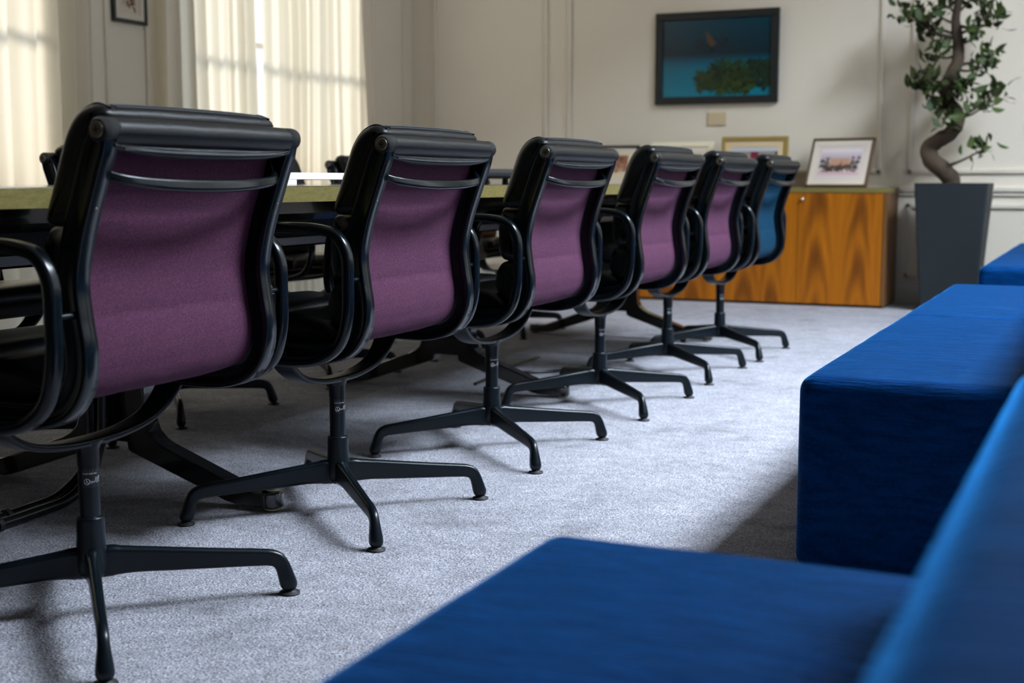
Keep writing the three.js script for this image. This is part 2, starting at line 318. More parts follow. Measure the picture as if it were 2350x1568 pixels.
struct('baseboard_left', rbox(XL - 0.002, XL + 0.018, 0, 0.13, ZB, ZF, 0.006), M.skirting);
struct('baseboard_right', rbox(XR - 0.018, XR + 0.002, 0, 0.13, ZB, ZF, 0.006), M.skirting);

// ------------------------------------------------------------------ curtains
function curtain(z0, z1, label, seed, fold = 0.115, y0 = 0.02, y1 = 4.12) {
  const nz = Math.round((z1 - z0) / 0.006), ny = 40, pos = [], uv = [], idx = [], R = rng(seed), ph = R() * 6;
  for (let j = 0; j <= ny; j++) for (let i = 0; i <= nz; i++) {
    const t = i / nz, y = lerp(y0, y1, j / ny), z = lerp(z0, z1, t);
    const u = z / fold * 2 * Math.PI + ph + 1.3 * noise(z * 3.1, y * 0.35, seed) * 2;
    const amp = 0.030 + 0.016 * noise(z * 4, y * 0.4, seed + 4);
    const x = amp * Math.sin(u) + 0.010 * Math.sin(u * 2.3 + seed) + 0.012 * noise(z * 2, y * 0.8, seed + 2);
    pos.push(x, y, z + 0.012 * Math.sin(u * 1.02 + 1)); uv.push(z, y);
  }
  for (let j = 0; j < ny; j++) for (let i = 0; i < nz; i++) { const k = j * (nz + 1) + i; idx.push(k, k + nz + 1, k + 1, k + 1, k + nz + 1, k + nz + 2); }
  const g = new THREE.BufferGeometry(); g.setAttribute('position', new THREE.Float32BufferAttribute(pos, 3)); g.setAttribute('uv', new THREE.Float32BufferAttribute(uv, 2)); g.setIndex(idx); g.computeVertexNormals();
  const zc = (z0 + z1) / 2; g.translate(0, 0, -zc);
  const t = thing('curtain', label, 'curtain', [XL + 0.1, 0, zc], 0, 'cream window curtains');
  mesh('curtain_panel', g, M.curtain, t);
  return t;
}
curtain(-5.01, -2.5, 'cream sheer curtain at the left picture edge, left of the framed picture', 3, 0.13);
curtain(-6.37, -5.57, 'cream pleated curtain directly right of the small framed picture on the pier', 5);
curtain(-7.57, -6.46, 'cream pleated curtain right of the bright gap, beside the bare wall corner', 8);
const rail = tag(mesh('curtain_rail', [tube([[XL + 0.1, 4.15, -8.0], [XL + 0.1, 4.15, -2.3]], 0.014, 2, 10)], M.steel), 'thin metal curtain rail above the windows', 'curtain rail');

// ------------------------------------------------------------------ soft pad chair (origin on the carpet under the column; the back is at +x)
const RAIL = [[0.266, 0.823], [0.236, 0.745], [0.207, 0.66], [0.196, 0.60], [0.201, 0.548], [0.208, 0.497], [0.202, 0.452], [0.175, 0.416], [0.128, 0.399], [0.06, 0.396], [-0.05, 0.405], [-0.16, 0.418], [-0.235, 0.428]];
const FABRIC_OFF = -0.017;
function offsetRail(d, n = 80) { return framesXY(RAIL, n).map((f) => [f.p.x + f.n.x * d, f.p.y + f.n.y * d]); }   // n points to the outside (back / underside) or not: see sign below
const railSign = (() => { const f = framesXY(RAIL, 40)[15]; return f.n.x > 0 ? 1 : -1; })();   // +1 when n points to the back
const chairFabric = [];
function buildChair() {
  const t = new THREE.Group();
  // --- side rails: deep channel section with a rear flange
  const railSection = [[0.020, -0.013], [0.020, 0.013], [0.017, 0.0155], [0.010, 0.0155], [0.006, 0.012], [0.004, 0.008], [-0.012, 0.008], [-0.015, 0.011], [-0.022, 0.011], [-0.024, 0.008], [-0.024, -0.008], [-0.022, -0.011], [-0.015, -0.011], [-0.012, -0.008], [0.004, -0.008], [0.006, -0.012], [0.010, -0.0155], [0.017, -0.0155]].map(([a, b]) => [a * railSign, b]);
  for (const s of [1, -1]) {
    const fr = framesXY(RAIL, 90, 0.226 * s), secs = fr.map((_, i) => { const k = i < 3 ? 0.80 + 0.2 * i / 3 : i > 84 ? 1 - 0.25 * (i - 84) / 6 : 1; return railSection.map(([a, b]) => [a * k, b]); });
    const rail = mesh('side_rail', sweep(fr, railSign > 0 ? secs : secs.map((x) => x.slice().reverse())), M.metal, t);
    const boss = new THREE.LatheGeometry([[0, -0.016], [0.0187, -0.016], [0.0190, 0.006], [0.0182, 0.0115], [0.0155, 0.0148], [0.0115, 0.016], [0, 0.016]].map(([r, y]) => new THREE.Vector2(r, y)), 32); boss.rotateX(s * Math.PI / 2); boss.translate(0.268, 0.824, 0.229 * s);
    mesh('rail_boss', boss, M.leather, rail);
    const ring = new THREE.TorusGeometry(0.0098, 0.0022, 10, 28); ring.translate(0.268, 0.824, 0.2445 * s);
    const cap = new THREE.CylinderGeometry(0.0085, 0.0085, 0.004, 24); cap.rotateX(Math.PI / 2); cap.translate(0.268, 0.824, 0.2445 * s);
    const bolt = mesh('bolt', [ring, cap], M.bolt, rail);
    bolt.userData.label = 'bronze screw cap';
    const slot = box(0.2625, 0.2735, 0.8228, 0.8252, 0.2463 * s - 0.0005, 0.2463 * s + 0.0005), slot2 = box(0.2668, 0.2692, 0.8185, 0.8295, 0.2463 * s - 0.0005, 0.2463 * s + 0.0005); mesh('screw_slot', [slot, slot2], M.rubber, rail);
    // small rivets on the rear flange below the spreader
    const rv = new THREE.SphereGeometry(0.0032, 10, 8); rv.translate(0.243, 0.712, 0.226 * s); mesh('rivet', rv, M.bolt, rail);
  }
  // --- sling fabric at the back, quilted lines pulled in by the pads
  {
    const line = framesXY(RAIL, 120), pos = [], uv = [], idx = [], nz = 24, hw = 0.216; let L = 0;
    const last = 86;
    const crease = [[0.545, 0.0055, 0.018], [0.695, 0.003, 0.02], [0.455, 0.002, 0.02]];
    for (let i = 0; i <= last; i++) {
      const f = line[i + 4]; if (i) L += f.p.distanceTo(line[i + 3].p);
      for (let j = 0; j <= nz; j++) {
        const z = lerp(-hw, hw, j / nz), k = 1 - (z / hw) ** 4;
        let d = FABRIC_OFF + 0.006 * k;
        for (const [y, a, s] of crease) { const q = (f.p.y - y) / s; d -= a * k * Math.exp(-Math.abs(q)) * (q > 0 ? 1 : 0.35); }
        d += 0.0012 * noise(z * 20, f.p.y * 24, 3) * k;
        d *= railSign;
        pos.push(f.p.x + f.n.x * d, f.p.y + f.n.y * d, z); uv.push(z / 0.3, L / 0.3);
      }
    }
    for (let i = 0; i < last; i++) for (let j = 0; j < nz; j++) { const a = i * (nz + 1) + j; idx.push(a, a + nz + 1, a + 1, a + 1, a + nz + 1, a + nz + 2); }
    const g = new THREE.BufferGeometry(); g.setAttribute('position', new THREE.Float32BufferAttribute(pos, 3)); g.setAttribute('uv', new THREE.Float32BufferAttribute(uv, 2)); g.setIndex(idx); g.computeVertexNormals();
    const fab = mesh('back_fabric', g, M.fabricPurple, t); fab.material.side = THREE.DoubleSide;
    fab.userData.label = 'aubergine purple woven back';
  }
  // --- leather pads
  const upper = [[0.256, 0.846], [0.247, 0.858], [0.226, 0.8625], [0.199, 0.852], [0.178, 0.827], [0.166, 0.800], [0.154, 0.768], [0.142, 0.736], [0.131, 0.705], [0.130, 0.690], [0.142, 0.684], [0.170, 0.686], [0.190, 0.69], [0.199, 0.705], [0.213, 0.75], [0.230, 0.80], [0.244, 0.83]];
  const p1 = mesh('back_pad', cushion(upper, 0.2165, 0.020, 16, 0.003), M.leather, t);
  for (const s of [1, -1]) {                                                // stitched piping round the pad's side panels
    const rim = [[0.252, 0.857], [0.226, 0.864], [0.198, 0.853], [0.1765, 0.8275], [0.153, 0.768], [0.130, 0.705]].map(([x, y]) => [x, y, 0.196 * s]);
    mesh('piping', tube(rim, 0.0019, 48, 6), M.thread, p1);
  }
  // stitched double seam along the top of the pad
  mesh('seam', [tube([[0.2515, 0.859, 0.185], [0.2525, 0.8605, 0.1], [0.2525, 0.8605, -0.1], [0.2515, 0.859, -0.185]], 0.0013, 30, 5), tube([[0.243, 0.862, 0.185], [0.2435, 0.864, 0.1], [0.2435, 0.864, -0.1], [0.243, 0.862, -0.185]], 0.0013, 30, 5)], M.thread, p1);
  const lower = [[0.126, 0.682], [0.142, 0.678], [0.172, 0.676], [0.184, 0.65], [0.177, 0.60], [0.180, 0.555], [0.168, 0.548], [0.140, 0.546], [0.122, 0.552], [0.112, 0.575], [0.111, 0.61], [0.114, 0.655]];
  mesh('back_pad', cushion(lower, 0.208, 0.028, 14, 0.003), M.leather, t);
  const lumbar = [[0.126, 0.542], [0.165, 0.540], [0.182, 0.53], [0.186, 0.495], [0.176, 0.455], [0.150, 0.432], [0.125, 0.446], [0.104, 0.478], [0.108, 0.520]];
  mesh('back_pad', cushion(lumbar, 0.208, 0.026, 14, 0.002), M.leather, t);
  const seatB = [[0.135, 0.418], [0.06, 0.412], [-0.04, 0.420], [-0.052, 0.440], [-0.045, 0.462], [0.0, 0.474], [0.06, 0.470], [0.115, 0.458], [0.14, 0.436]];
  mesh('seat_pad', cushion(seatB, 0.209, 0.024, 14, 0.003), M.leather, t);
  const seatA = [[-0.058, 0.421], [-0.15, 0.431], [-0.24, 0.436], [-0.262, 0.455], [-0.25, 0.476], [-0.2, 0.486], [-0.13, 0.482], [-0.07, 0.476], [-0.054, 0.45]];
  mesh('seat_pad', cushion(seatA, 0.209, 0.024, 14, 0.003), M.leather, t);
  // --- head roll: leather wrapped bar with a drooping flap; front roll at the seat
  {
    const frames = [], secs = [], n = 40, hw = 0.219, S = 44;
    for (let i = 0; i <= n; i++) {
      const z = lerp(-hw, hw, i / n), e = Math.abs(z) / hw, droop = 1 - e ** 3;
      frames.push({ p: V3(0.268, 0.824, z), n: V3(1, 0, 0), b: V3(0, 1, 0) });
      const R0 = 0.0190 - 0.0010 * e ** 6, tail = 0.024 + 0.013 * droop, lip = 0.0065 + 0.002 * droop;
      const o = [];
      const c = curve2([[-R0 * 0.9, R0 * 0.35], [-R0 * 0.45, R0 * 0.92], [R0 * 0.25, R0], [R0 * 0.9, R0 * 0.5], [R0 * 1.02, -R0 * 0.25], [R0 * 0.62, -R0 * 0.95], [R0 * 0.30 + 0.001, -R0 - 0.003], [0.005 + lip, -tail + 0.005], [0.004 + lip * 0.4, -tail - 0.003], [-0.004, -tail], [-0.010, -R0 - 0.004], [-R0 * 0.98, -R0 * 0.3]], true);
      for (let k = 0; k < S; k++) { const p = c.getPointAt(k / S); o.push([p.x, p.y]); }
      secs.push(o.reverse());
    }
    const roll = mesh('head_roll', sweep(frames, secs), M.leather, t);
    mesh('stitching', tube([[0.2785, 0.797, 0.20], [0.2815, 0.7935, 0.1], [0.2815, 0.7925, 0], [0.2815, 0.7935, -0.1], [0.2785, 0.797, -0.20]], 0.0013, 40, 5), M.thread, roll);
    const fr = new THREE.CylinderGeometry(0.021, 0.021, 0.44, 24); fr.rotateX(Math.PI / 2); fr.translate(-0.245, 0.425, 0);
    mesh('front_roll', fr, M.leather, t);
  }
  // --- upper spreader bar, bowed outwards
  {
    const ctrl = [V3(0.232, 0.768, 0.222), V3(0.247, 0.762, 0.212), V3(0.264, 0.754, 0.188), V3(0.277, 0.747, 0.12), V3(0.282, 0.744, 0), V3(0.277, 0.747, -0.12), V3(0.264, 0.754, -0.188), V3(0.247, 0.762, -0.212), V3(0.232, 0.768, -0.222)];
    const c = new THREE.CatmullRomCurve3(ctrl, false, 'centripetal'), n = 60, frames = [], secs = [];
    for (let i = 0; i <= n; i++) {
      const q = i / n, p = c.getPointAt(q), d = c.getTangentAt(q), b = V3(-0.10, 1, 0).normalize(), nn = d.clone().cross(b).normalize(), e = Math.abs(q * 2 - 1);
      frames.push({ p, n: nn, b: nn.clone().cross(d).normalize() });
      const h = 0.0205 - 0.005 * e ** 2 + 0.034 * Math.max(0, (e - 0.86) / 0.14) ** 1.5;
      secs.push(roundRect(0.0125, h, 0.0060, 5));
    }
    mesh('spreader', sweep(frames, secs), M.metal, t);
  }
  // --- arms: closed loops of rounded bar, pinned to the back rail
  const ARM = [[0.05, 0.660], [0.14, 0.657], [0.185, 0.644], [0.206, 0.610], [0.209, 0.55], [0.206, 0.48], [0.188, 0.428], [0.148, 0.397], [0.09, 0.386], [0.0, 0.390], [-0.10, 0.402], [-0.165, 0.425], [-0.196, 0.48], [-0.198, 0.56], [-0.18, 0.63], [-0.13, 0.656], [-0.05, 0.660]];
  for (const s of [1, -1]) {
    const fr = framesXY(ARM, 130, 0.283 * s, true);
    const arm = mesh('arm', sweep(fr, fr.map(() => roundRect(0.021, 0.026, 0.0085, 4)), { closed: true }), M.metal, t);
    const pin = (x, y, z0, z1, r) => { const g = new THREE.CylinderGeometry(r, r, Math.abs(z1 - z0), 14); g.rotateX(Math.PI / 2); g.translate(x, y, s * (z0 + z1) / 2); return g; };
    mesh('arm_pin', pin(0.207, 0.556, 0.236, 0.274, 0.0055), M.metal, arm); mesh('arm_pin', pin(-0.10, 0.408, 0.22, 0.274, 0.0055), M.metal, arm);
  }
  // --- under-seat yoke, column, hub, four legs
  {
    const Y = [[-0.242, 0.392], [-0.226, 0.388], [-0.213, 0.372], [-0.19, 0.350], [-0.15, 0.328], [-0.08, 0.313], [0, 0.309], [0.08, 0.313], [0.15, 0.328], [0.19, 0.350], [0.213, 0.372], [0.226, 0.388], [0.242, 0.392]];
    const c = curve2(Y), n = 70, frames = [], secs = [];
    for (let i = 0; i <= n; i++) { const p = c.getPointAt(i / n), d = c.getTangentAt(i / n), e = Math.abs(i / n * 2 - 1); frames.push({ p: V3(0, p.y, p.x), n: V3(0, d.x, -d.y), b: V3(1, 0, 0) }); secs.push(roundRect(0.013, 0.044 + 0.018 * e ** 3, 0.005, 4)); }
    mesh('yoke', sweep(frames, secs.map((x) => x.slice().reverse())), M.castMetal, t);
    const neck = new THREE.LatheGeometry([[0.030, 0.312], [0.022, 0.302], [0.0192, 0.292], [0.0186, 0.268], [0.0178, 0.266], [0.0178, 0.16]].map(([r, y]) => new THREE.Vector2(r, y)).reverse(), 32);
    const column = mesh('column', neck, M.castMetal, t);
    const patch = new THREE.CylinderGeometry(0.0181, 0.0181, 0.034, 24, 1, true, 0.02, 2.2); patch.translate(0, 0.247, 0);
    mesh('maker_label', patch, M.label, column);
    const hub = new THREE.LatheGeometry([[0.0, 0.066], [0.012, 0.066], [0.020, 0.070], [0.0265, 0.082], [0.0275, 0.10], [0.0255, 0.125], [0.0242, 0.145], [0.0240, 0.172], [0.0235, 0.1755], [0.0215, 0.1775], [0.0178, 0.178]].map(([r, y]) => new THREE.Vector2(r, y)), 36);
    mesh('hub', hub, M.castMetal, t);
    const K = [[0.012, 0.092, 0.026, 0.052], [0.03, 0.095, 0.0255, 0.056], [0.048, 0.0945, 0.0225, 0.051], [0.075, 0.093, 0.0205, 0.0465], [0.13, 0.088, 0.0195, 0.0425], [0.22, 0.080, 0.0185, 0.036], [0.285, 0.0745, 0.018, 0.032], [0.309, 0.0715, 0.018, 0.0305], [0.322, 0.0655, 0.0185, 0.029], [0.3295, 0.055, 0.020, 0.0275], [0.334, 0.043, 0.0235, 0.0285], [0.338, 0.029, 0.0275, 0.0305], [0.341, 0.019, 0.029, 0.031], [0.342, 0.0135, 0.027, 0.028], [0.3425, 0.0085, 0.020, 0.021]];
    const pc = new THREE.CatmullRomCurve3(K.map((k) => V3(k[0], k[1], 0)), false, 'centripetal'), wc = new THREE.CatmullRomCurve3(K.map((k) => V3(k[2], k[3], 0)), false, 'catmullrom'), LN = 84;
    const fr = [], sc = [];
    for (let i = 0; i <= LN; i++) { const q = i / LN, p = pc.getPoint(q), d = pc.getTangent(q), w = wc.getPoint(q); fr.push({ p: V3(p.x, p.y, 0), n: V3(-d.y, d.x, 0), b: V3(0, 0, 1) }); sc.push(roundRect(w.y, w.x, Math.min(w.x, w.y) * 0.44, 4)); }
    const legGeo = sweep(fr, sc), glideGeo = new THREE.LatheGeometry([[0, 0.0], [0.0185, 0.0], [0.0195, 0.002], [0.0185, 0.0045], [0.010, 0.0065], [0.010, 0.012], [0, 0.012]].map(([r, y]) => new THREE.Vector2(r, y)), 24);
    glideGeo.translate(0.3425, 0, 0);
    for (const a of [45, 135, 225, 315]) { const leg = mesh('leg', legGeo, M.castMetal, t); leg.rotation.y = a * Math.PI / 180; mesh('glide', glideGeo, M.rubber, leg); }
  }
  return t;
}
M.label = std({ map: canvasTex(512, 440, (c, w, h) => {                      // black printed band: small type and a signature
  c.fillStyle = '#06070a'; c.fillRect(0, 0, w, h); c.fillStyle = '#b9bfc8'; c.font = '26px sans-serif';
  'DESIGN'.split('').forEach((q, i) => c.fillText(q, 40 + i * 74, 76)); c.font = 'bold 40px sans-serif'; c.fillText('EAMES SOFT PAD', 36, 134);
  c.strokeStyle = '#dfe5ec'; c.lineWidth = 9; c.lineCap = 'round';
  c.beginPath(); c.arc(128, 300, 62, 0, 7); c.moveTo(128, 300); c.lineTo(112, 242); c.moveTo(128, 300); c.lineTo(166, 346); c.moveTo(128, 300); c.lineTo(86, 344); c.stroke();
  c.lineWidth = 5; c.beginPath(); c.moveTo(190, 306); c.bezierCurveTo(232, 250, 250, 350, 212, 330); c.bezierCurveTo(244, 346, 262, 262, 272, 306); c.bezierCurveTo(282, 344, 300, 300, 314, 276); c.bezierCurveTo(340, 160, 350, 190, 334, 310); c.bezierCurveTo(350, 344, 374, 316, 392, 290);
  c.bezierCurveTo(356, 276, 392, 180, 440, 200); c.bezierCurveTo(392, 206, 384, 250, 430, 246); c.bezierCurveTo(376, 254, 372, 336, 450, 300); c.stroke();
}), roughness: 0.3 });

const proto = buildChair();
const nearChairs = [
  [-1.585, -1.70, 0, 'nearest purple backed leather chair at the left, cut by the picture edge'],
  [-1.585, -2.495, 0, 'second purple backed leather chair from the left, in sharp focus'],
  [-1.577, -3.29, 0, 'third purple backed leather chair from the left along the table'],
  [-1.568, -4.12, 0, 'fourth purple backed leather chair from the left, before the orange sideboard'],
  [-1.588, -4.92, 0, 'fifth chair from the left, the purple one beside the blue backed chair'],
  [-1.573, -5.62, 0, 'blue backed leather chair at the far end of the near row'],
];
const farChairs = [
  [-2.80, -2.60, 'black leather chair across the table, hidden behind the nearest purple chair'],
  [-2.81, -3.40, 'black leather chair across the table, its roll showing left of the nearest chair'],
  [-2.81, -4.24, 'black leather chair across the table, seen above the white papers'],
  [-2.82, -5.06, 'black leather chair across the table, its roll showing just left of second purple chair'],
  [-2.80, -5.93, 'black leather chair across the table, farthest one, seen behind the fourth chair'],
];
function placeChair(x, z, turn, label, group) {
  const o = proto.clone(); o.name = numbered('office_chair'); o.position.set(x, 0, z); o.rotation.y = turn; o.userData = { label, category: 'chair', group }; scene.add(o); return shade(o);
}
nearChairs.forEach(([x, z, a, label], i) => {
  const o = placeChair(x, z, a, label, 'chairs along the near side of the table');
  if (i === 5) { const f = o.children.find((m) => m.name === 'back_fabric'); f.material = M.fabricBlue; f.userData.label = 'teal blue woven back'; M.fabricBlue.side = THREE.DoubleSide; }
});
farChairs.forEach(([x, z, label]) => placeChair(x, z, Math.PI, label, 'chairs along the far side of the table'));

// ------------------------------------------------------------------ conference table
{
  const TX = -2.175, hw = 0.615, z0 = -6.2, z1 = -0.45, top = 0.742, th = 0.034;
  const t = thing('conference_table', 'long dark conference table with a brass edge and black pedestal feet', 'table', [TX, 0, (z0 + z1) / 2]);
  const hl = (z1 - z0) / 2;
  mesh('table_top', rbox(-hw + 0.004, hw - 0.004, top - th, top, -hl + 0.004, hl - 0.004, 0.002), M.tableTop, t);
  for (const s of [1, -1]) {
    const e = new THREE.BoxGeometry(0.006, th - 0.002, 2 * hl - 0.01); e.translate(s * (hw - 0.001), top - th / 2 - 0.0005, 0);
    const p = e.attributes.position, uv = e.attributes.uv; for (let i = 0; i < p.count; i++) uv.setXY(i, p.getZ(i) * 2, p.getY(i) * 4);
    mesh('edge_band', e, M.brass, t);
    const e2 = new THREE.BoxGeometry(2 * hw - 0.01, th - 0.002, 0.006); e2.translate(0, top - th / 2 - 0.0005, s * (hl - 0.001)); mesh('edge_band', e2, M.brass, t);
  }
  mesh('underframe', [box(-0.30, -0.26, 0.655, top - th, -hl + 0.25, hl - 0.25), box(0.26, 0.30, 0.655, top - th, -hl + 0.25, hl - 0.25), box(-0.5, 0.5, 0.68, top - th, -hl + 0.2, hl - 0.2)], M.pedestal, t);
  mesh('dark_filler', box(-0.13, 0.13, 0.585, 0.69, -hl + 0.35, hl - 0.35), M.sofaBase, t);  // added dark box, blocks the bright curtains seen below the table top
  mesh('cable_tray', [box(-0.14, 0.14, 0.575, 0.58, -hl + 0.5, hl - 0.5), box(0.135, 0.14, 0.575, 0.60, -hl + 0.5, hl - 0.5), box(-0.14, -0.135, 0.575, 0.60, -hl + 0.5, hl - 0.5), ...[-2, -1, 0, 1, 2].flatMap((k) => [box(-0.13, -0.12, 0.58, 0.68, k * 1.05 - 0.01, k * 1.05 + 0.01), box(0.12, 0.13, 0.58, 0.68, k * 1.05 - 0.01, k * 1.05 + 0.01)])], M.steel, t);
  // pedestal: thick flat casting across the table, with two sloping feet
  const half = [[0.096, 0.70], [0.096, 0.205], [0.099, 0.178], [0.108, 0.156], [0.128, 0.138], [0.155, 0.124], [0.345, 0.056], [0.385, 0.043], [0.412, 0.0395], [0.44, 0.0395]];
  const under = [[0.44, 0.012], [0.36, 0.014], [0.335, 0.019], [0.06, 0.110], [0.052, 0.116], [0.050, 0.134]];
  const s = new THREE.Shape(); const all = [...half, ...under], mirror = all.slice().reverse().map(([x, y]) => [-x, y]);
  [...all, ...mirror].forEach(([x, y], i) => i ? s.lineTo(x, y) : s.moveTo(x, y));
  const pg = new THREE.ExtrudeGeometry(s, { depth: 0.044, bevelEnabled: true, bevelThickness: 0.004, bevelSize: 0.004, bevelSegments: 2, curveSegments: 8 }); pg.translate(0, 0, -0.022);
  for (const z of [-0.70, -2.44, -4.18, -5.965]) {
    const p = mesh('pedestal', pg, M.pedestal, t); p.position.set(0, 0, z - (z0 + z1) / 2);
    for (const k of [1, -1]) {
      const pad = new THREE.LatheGeometry([[0, 0.0085], [0.023, 0.0085], [0.026, 0.0115], [0.026, 0.0405], [0.0235, 0.0435], [0, 0.0435]].map(([r, y]) => new THREE.Vector2(r, y)), 32); pad.translate(0.445 * k, 0, 0); mesh('foot_end', pad, M.pedestal, p);
      const gl = new THREE.LatheGeometry([[0, 0], [0.017, 0], [0.021, 0.004], [0.018, 0.009], [0.010, 0.0105]].map(([r, y]) => new THREE.Vector2(r, y)), 24); gl.translate(0.445 * k, 0, 0); mesh('glide', gl, M.glide, p).userData.label = 'clear amber levelling glide';
    }
  }
}
// things on the table
{
  const t = thing('document_tray', 'white slab of papers on a raised tray between the first two chairs', 'papers', [-1.93, 0.742, -2.80]);
  mesh('tray', [rbox(-0.11, 0.11, 0.014, 0.028, -0.26, 0.20, 0.002), rbox(-0.11, 0.11, 0.0, 0.014, 0.10, 0.20, 0.002)], M.paper, t);
  mesh('paper_stack', rbox(-0.105, 0.105, 0.028, 0.031, -0.25, 0.19, 0.001), M.paper, t);
  const u = thing('conference_speaker', 'flat black conference unit on small feet on the table between second and third chair', 'speaker', [-1.95, 0.742, -4.1]);
  const g = softBox(0.16, 0.030, 0.62, 0.012, 0.002); g.translate(0, 0.036, 0); mesh('housing', g, M.blackPlastic, u);
  for (const z of [-0.24, -0.08, 0.08, 0.24]) { const f = cyl(0.012, 0.010, 0, 0.022, 14); f.translate(0, 0, z); mesh('foot', f, M.blackPlastic, u); }
}
// cable hoses and the strap on the carpet
function hose(name, pts, r, label, clips) {
  const t = thing(name, label, 'cable');
  const body = mesh('hose', tube(pts, r, 90, 10), M.hose, t);
  const c = new THREE.CatmullRomCurve3(pts.map((p) => V3(...p)), false, 'centripetal');
  for (const q of clips) { const p = c.getPointAt(q), d = c.getTangentAt(q), g = new THREE.CylinderGeometry(r + 0.004, r + 0.004, 0.012, 14); g.applyQuaternion(new THREE.Quaternion().setFromUnitVectors(V3(0, 1, 0), d)); g.translate(p.x, p.y, p.z); mesh('clip', g, M.rubber, t); }
  return t;
}
hose('cable_hose', [[-2.19, 0.013, -0.8], [-2.19, 0.013, -1.5], [-2.195, 0.013, -1.95], [-2.2, 0.016, -2.15], [-2.2, 0.022, -2.25], [-2.2, 0.041, -2.30], [-2.2, 0.064, -2.335], [-2.2, 0.118, -2.37], [-2.205, 0.24, -2.385], [-2.205, 0.57, -2.385]], 0.0125, 'black cable hose rising to the nearest table pedestal, left of the near chair column', [0.63, 0.54]);
hose('cable_hose', [[-2.155, 0.013, -0.8], [-2.155, 0.013, -1.5], [-2.16, 0.013, -1.95], [-2.165, 0.015, -2.15], [-2.168, 0.022, -2.26], [-2.17, 0.045, -2.31], [-2.17, 0.070, -2.34], [-2.17, 0.124, -2.37], [-2.172, 0.24, -2.385], [-2.172, 0.57, -2.385]], 0.0125, 'second black cable hose running beside the first under the table', [0.60]);
hose('floor_cable', [[-2.13, 0.007, -4.3], [-2.16, 0.007, -4.55], [-2.23, 0.007, -4.72], [-2.14, 0.008, -4.62], [-2.0, 0.007, -4.72], [-1.92, 0.006, -4.9]], 0.006, 'thin black cable loop lying on the carpet behind the third chair', []);
{
  const t = thing('cable_strap', 'flat dark strap with a plug lying on carpet under the table behind third chair', 'strap', [-2.20, 0, -4.86], -0.1);
  const g = rbox(-0.012, 0.012, 0, 0.004, -0.15, 0.13, 0.0015); g.rotateX(0.05); g.translate(0, 0.0085, 0); mesh('strap', g, M.blackPlastic, t);
  mesh('plug', rbox(-0.022, 0.022, 0, 0.022, 0.11, 0.16, 0.006), M.blackPlastic, t);
}

// ------------------------------------------------------------------ blue upholstered benches on the right
function bench(zNear, zFar, label, seams) {
  const zc = (zNear + zFar) / 2, t = thing('sofa', label, 'sofa', [0, 0, zc], 0, 'blue velvet sofas along the window side');
  const cuts = [zNear, ...seams, zFar], x0 = -0.515, x1 = 0.22;
  for (let i = 0; i < cuts.length - 1; i++) {
    const a = cuts[i], b = cuts[i + 1], L = a - b - 0.002, zz = (a + b) / 2 - zc;
    const s = softBox(x1 - x0, 0.372, L, 0.032, 0.006, 0.006, 3 + i + zNear); s.translate((x0 + x1) / 2, 0.214, zz); mesh('seat', s, M.velvet, t);
    const k = softBox(0.20, 0.28, L, 0.036, 0.004); k.translate(0.026, 0.458, zz); mesh('backrest', k, M.velvet, t);
  }
  for (const fx of [x0 + 0.09, x1 - 0.07]) for (const fz of [zNear - 0.1, zFar + 0.1]) { const f = cyl(0.018, 0.022, 0, 0.03, 16); f.translate(fx, 0, fz - zc); mesh('foot', f, M.sofaBase, t); }
  return t;
}
bench(1.15, -1.205, 'blurred blue velvet sofa in the foreground, right under the camera', [-0.03]);
bench(-2.365, -4.765, 'middle blue velvet sofa with a black end face, right of the carpet aisle', [-3.585]);
bench(-5.80, -8.15, 'farthest blue velvet sofa beside the planter at right edge', [-6.98]);

// ------------------------------------------------------------------ sideboard and what stands on it
{
  const x1 = -1.232, x0 = -3.29, zf = -7.972, zb = -8.385, H = 0.715;
  const t = thing('sideboard', 'long low teak sideboard with a brass edged top against the back wall', 'sideboard', [(x0 + x1) / 2, 0, (zf + zb) / 2]);
  const cx = (x0 + x1) / 2, cz = (zf + zb) / 2, B = (a, b, c, d, e, f, r = 0.002) => rbox(a - cx, b - cx, c, d, e - cz, f - cz, r);
  mesh('body', B(x0, x1, 0.018, H - 0.028, zb, zf - 0.020), M.woodSide, t);
  mesh('plinth', box(x0 + 0.01 - cx, x1 - 0.01 - cx, 0, 0.018, zb + 0.01 - cz, zf - 0.012 - cz), M.plinth, t);
  mesh('top', B(x0 - 0.004, x1 + 0.004, H - 0.028, H, zb, zf + 0.003), M.brass, t);
  const n = 4, w = (x1 - 0.022 - x0 - 0.022) / n;
  const endPanel = (a, b) => { const g = B(a, b, 0.012, H - 0.028, zb + 0.001, zf + 0.001); return g; };
  mesh('end_panel', endPanel(x1 - 0.020, x1 + 0.001), M.woodSide, t); mesh('end_panel', endPanel(x0 - 0.001, x0 + 0.020), M.woodSide, t);
  for (let i = 0; i < n; i++) {
    const a = x0 + 0.022 + i * w + 0.0015, b = x0 + 0.022 + (i + 1) * w - 0.0015, g = B(a, b, 0.016, H - 0.031, zf - 0.019, zf, 0.0015);
    const p = g.attributes.position, uv = g.attributes.uv; for (let k = 0; k < p.count; k++) uv.setXY(k, (p.getX(k) + cx - a) / (b - a), p.getY(k) / H);
    const d = mesh('door', g, M.wood[[1, 2, 0, 1][i]], t);
    const s = new THREE.SphereGeometry(0.011, 18, 14); s.translate((a + 0.028) - cx, 0.648, zf + 0.012 - cz);
    mesh('knob', s, M.knob, d).userData.label = 'chrome knob';
  }
}
